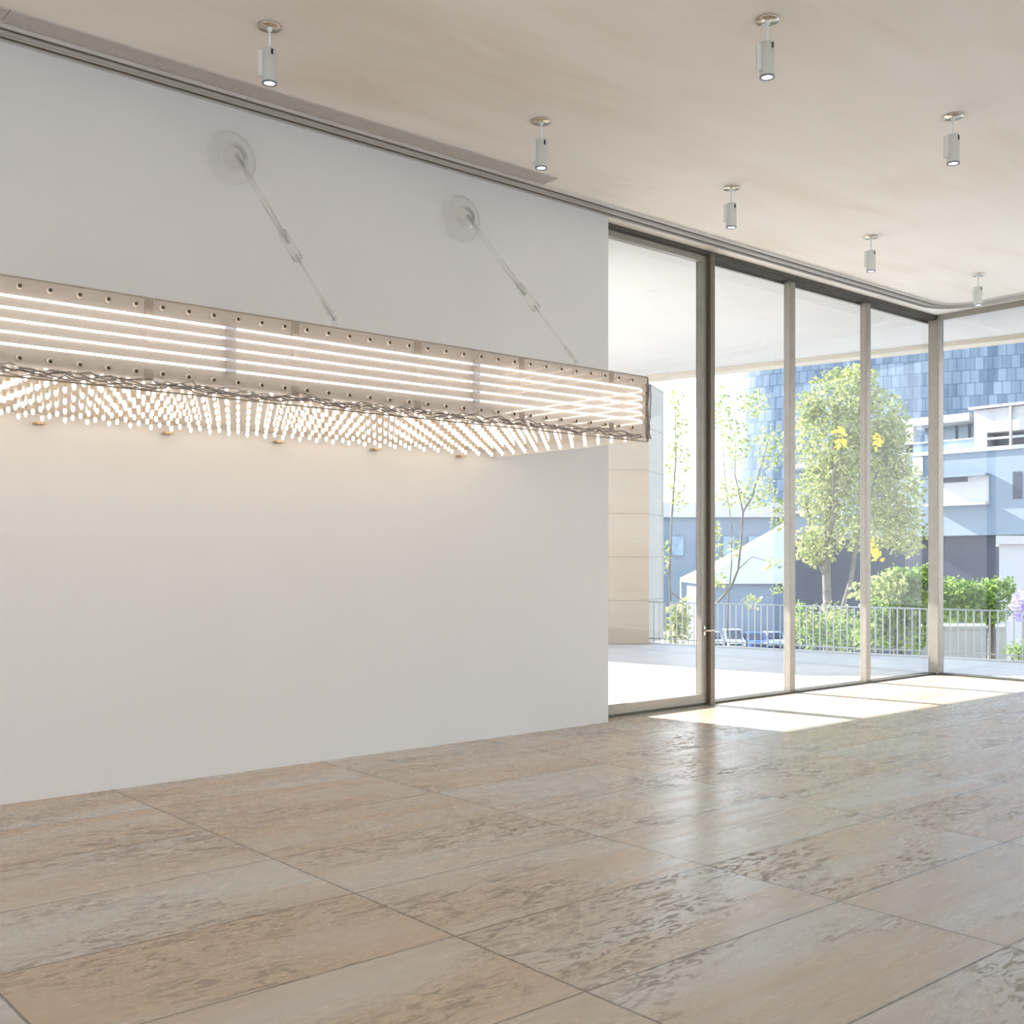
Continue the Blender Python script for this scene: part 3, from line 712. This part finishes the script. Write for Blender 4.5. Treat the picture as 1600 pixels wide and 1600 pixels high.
plant('shrub', 'low pale green shrub at the right edge below the lavender blossom', 'shrub', 13.5, [(1590,1018,20,16),(1615,1012,20,18)], 420, .06, M['leaf_green'], [[(1592,1040,.02,0),(1592,1015,.01,0)]], group=GB)
plant('lavender_bush', 'bush covered with pale lavender blossom at the right edge', 'bush', 17, [(1596,945,17,26),(1615,955,24,20),(1584,962,8,10)], 900, .06, M['leaf_purple'], [[(1600,1020,.03,0),(1600,960,.015,0)]])

def car(u, d, paint, label, width=1.06, h=.88, kind='car'):
    c = Vector(PX(u, 1013, d)); c.z = GZ
    t = thing('parked_car', (c.x, c.y, GZ), label, 'car', 'cars parked on the street beyond the railing')
    R, F = Vector((SA, -CA, 0)), Vector((CA, SA, 0)); wd = width/2; Lc = 2.4
    def sect(prof, w0):         # side outline (along F, height) swept across the width
        o = MB(); n = len(prof)
        A = [c + F*p[0] + Vector((0,0,p[1])) - R*w0(p[1]) for p in prof]; B = [c + F*p[0] + Vector((0,0,p[1])) + R*w0(p[1]) for p in prof]
        for i in range(n):
            j = (i + 1) % n; o.face([A[i], A[j], B[j], B[i]])
        o.face(A[::-1]); o.face(B); return o
    ro = h
    body = [(0,.14),(0,.36),(.06,.44),(.62,.50),(.95,ro),(1.75,ro),(2.12,.54),(2.4,.50),(2.4,.14)]
    sect(body, lambda z: wd*(1.0 if z < .52 else .84)).build('body', paint, t, bevel=.03)
    sect([(.585,.52),(.895,ro - .05),(.885,ro - .03),(.56,.54)], lambda z: wd*.80).build('windscreen', M['carglass'], t)
    for s_ in (-1, 1):
        o = MB(); q = [(.78,.53),(1.0,ro - .06),(1.7,ro - .06),(1.95,.54)]
        o.face([c + F*p[0] + Vector((0,0,p[1])) + R*s_*(wd*(1.0 if p[1] < .56 else .845) + .004) for p in q]); o.build('side_window', M['carglass'], t)
        o = MB(); o.obox(c + R*s_*wd*.74 + Vector((0,0,.36)) - F*.004, R*.11, F*.012, Vector((0,0,.045))); o.build('headlamp', M['lamp_white'], t)
        for f in (.42, 1.95):
            MB().lathe(c + F*f + R*s_*(wd - .10) + Vector((0,0,.18)), R*s_, [(0, .18), (.11, .18), (.112, .10), (.112, 0)], 14).build('wheel', M['tyre'], t)
    o = MB(); o.obox(c + Vector((0,0,.22)) - F*.01, R*wd*.7, F*.015, Vector((0,0,.05))); o.build('grille', M['black'], t)
P = lambda n, cc: simple(n, cc, .3, .2, var=.01)
car(1118, 62, P('silver_paint', (.45,.45,.47)), 'silver grey car, leftmost of those parked beyond the railing')
car(1151, 62, P('white_paint', (.72,.73,.76)), 'tall white car parked between the silver car and the blue car', h=1.02)
car(1186, 61.5, P('blue_paint', (.05,.13,.42)), 'bright blue car parked beyond the railing')
car(1216, 62, P('pale_blue_paint', (.42,.47,.62)), 'pale blue grey car parked right of the bright blue car')
car(1250, 63, P('navy_paint', (.06,.08,.16)), 'dark navy car parked behind the slim mullion and shrub')

# ------------------------------------------------------------------ light
sun = bpy.data.lights.new('sun', 'SUN'); sun.energy = 16.0; sun.angle = .009; sun.color = (1, .97, .93)
so = bpy.data.objects.new('sun', sun); col.objects.link(so)
so.rotation_euler = Vector((.18, -1, -.565)).to_track_quat('-Z', 'Y').to_euler()
w = bpy.data.worlds.new('sky'); sc.world = w; w.use_nodes = True; nt = w.node_tree; nt.nodes.clear()
out = nt.nodes.new('ShaderNodeOutputWorld'); bg = N(nt, 'ShaderNodeBackground', Strength=2.1)
tc = N(nt, 'ShaderNodeTexCoord'); sp2 = N(nt, 'ShaderNodeSeparateXYZ'); nt.links.new(tc.outputs['Generated'], sp2.inputs[0])
r = ramp(nt, [(0.0, (.75,.78,.80)), (.02, (1.0,1.0,1.0)), (.35, (.70,.83,1.0)), (1.0, (.46,.66,1.0))]); nt.links.new(sp2.outputs[2], r.inputs['Fac'])
nt.links.new(r.outputs['Color'], bg.inputs['Color']); nt.links.new(bg.outputs[0], out.inputs['Surface'])

# ------------------------------------------------------------------ camera and colour
cam = bpy.data.cameras.new('camera'); co = bpy.data.objects.new('camera', cam); col.objects.link(co)
co.location = W(0, 0, 0); co.rotation_euler = Vector((CA, SA, 0)).to_track_quat('-Z', 'Y').to_euler()
cam.sensor_width = 36; cam.lens = FPX/1600*36; cam.shift_y = (HOR - 800)/1600; cam.clip_start = .05; cam.clip_end = 1000
sc.camera = co
vs_ = sc.view_settings; sc.display_settings.display_device = 'sRGB'
vs_.view_transform = 'Standard'; vs_.look = 'None'; vs_.gamma = 1.0; vs_.use_curve_mapping = False; vs_.exposure = 0.70
sc.cycles.transparent_max_bounces = 32; sc.cycles.max_bounces = 10; sc.cycles.diffuse_bounces = 5; sc.cycles.caustics_reflective = False; sc.cycles.caustics_refractive = False
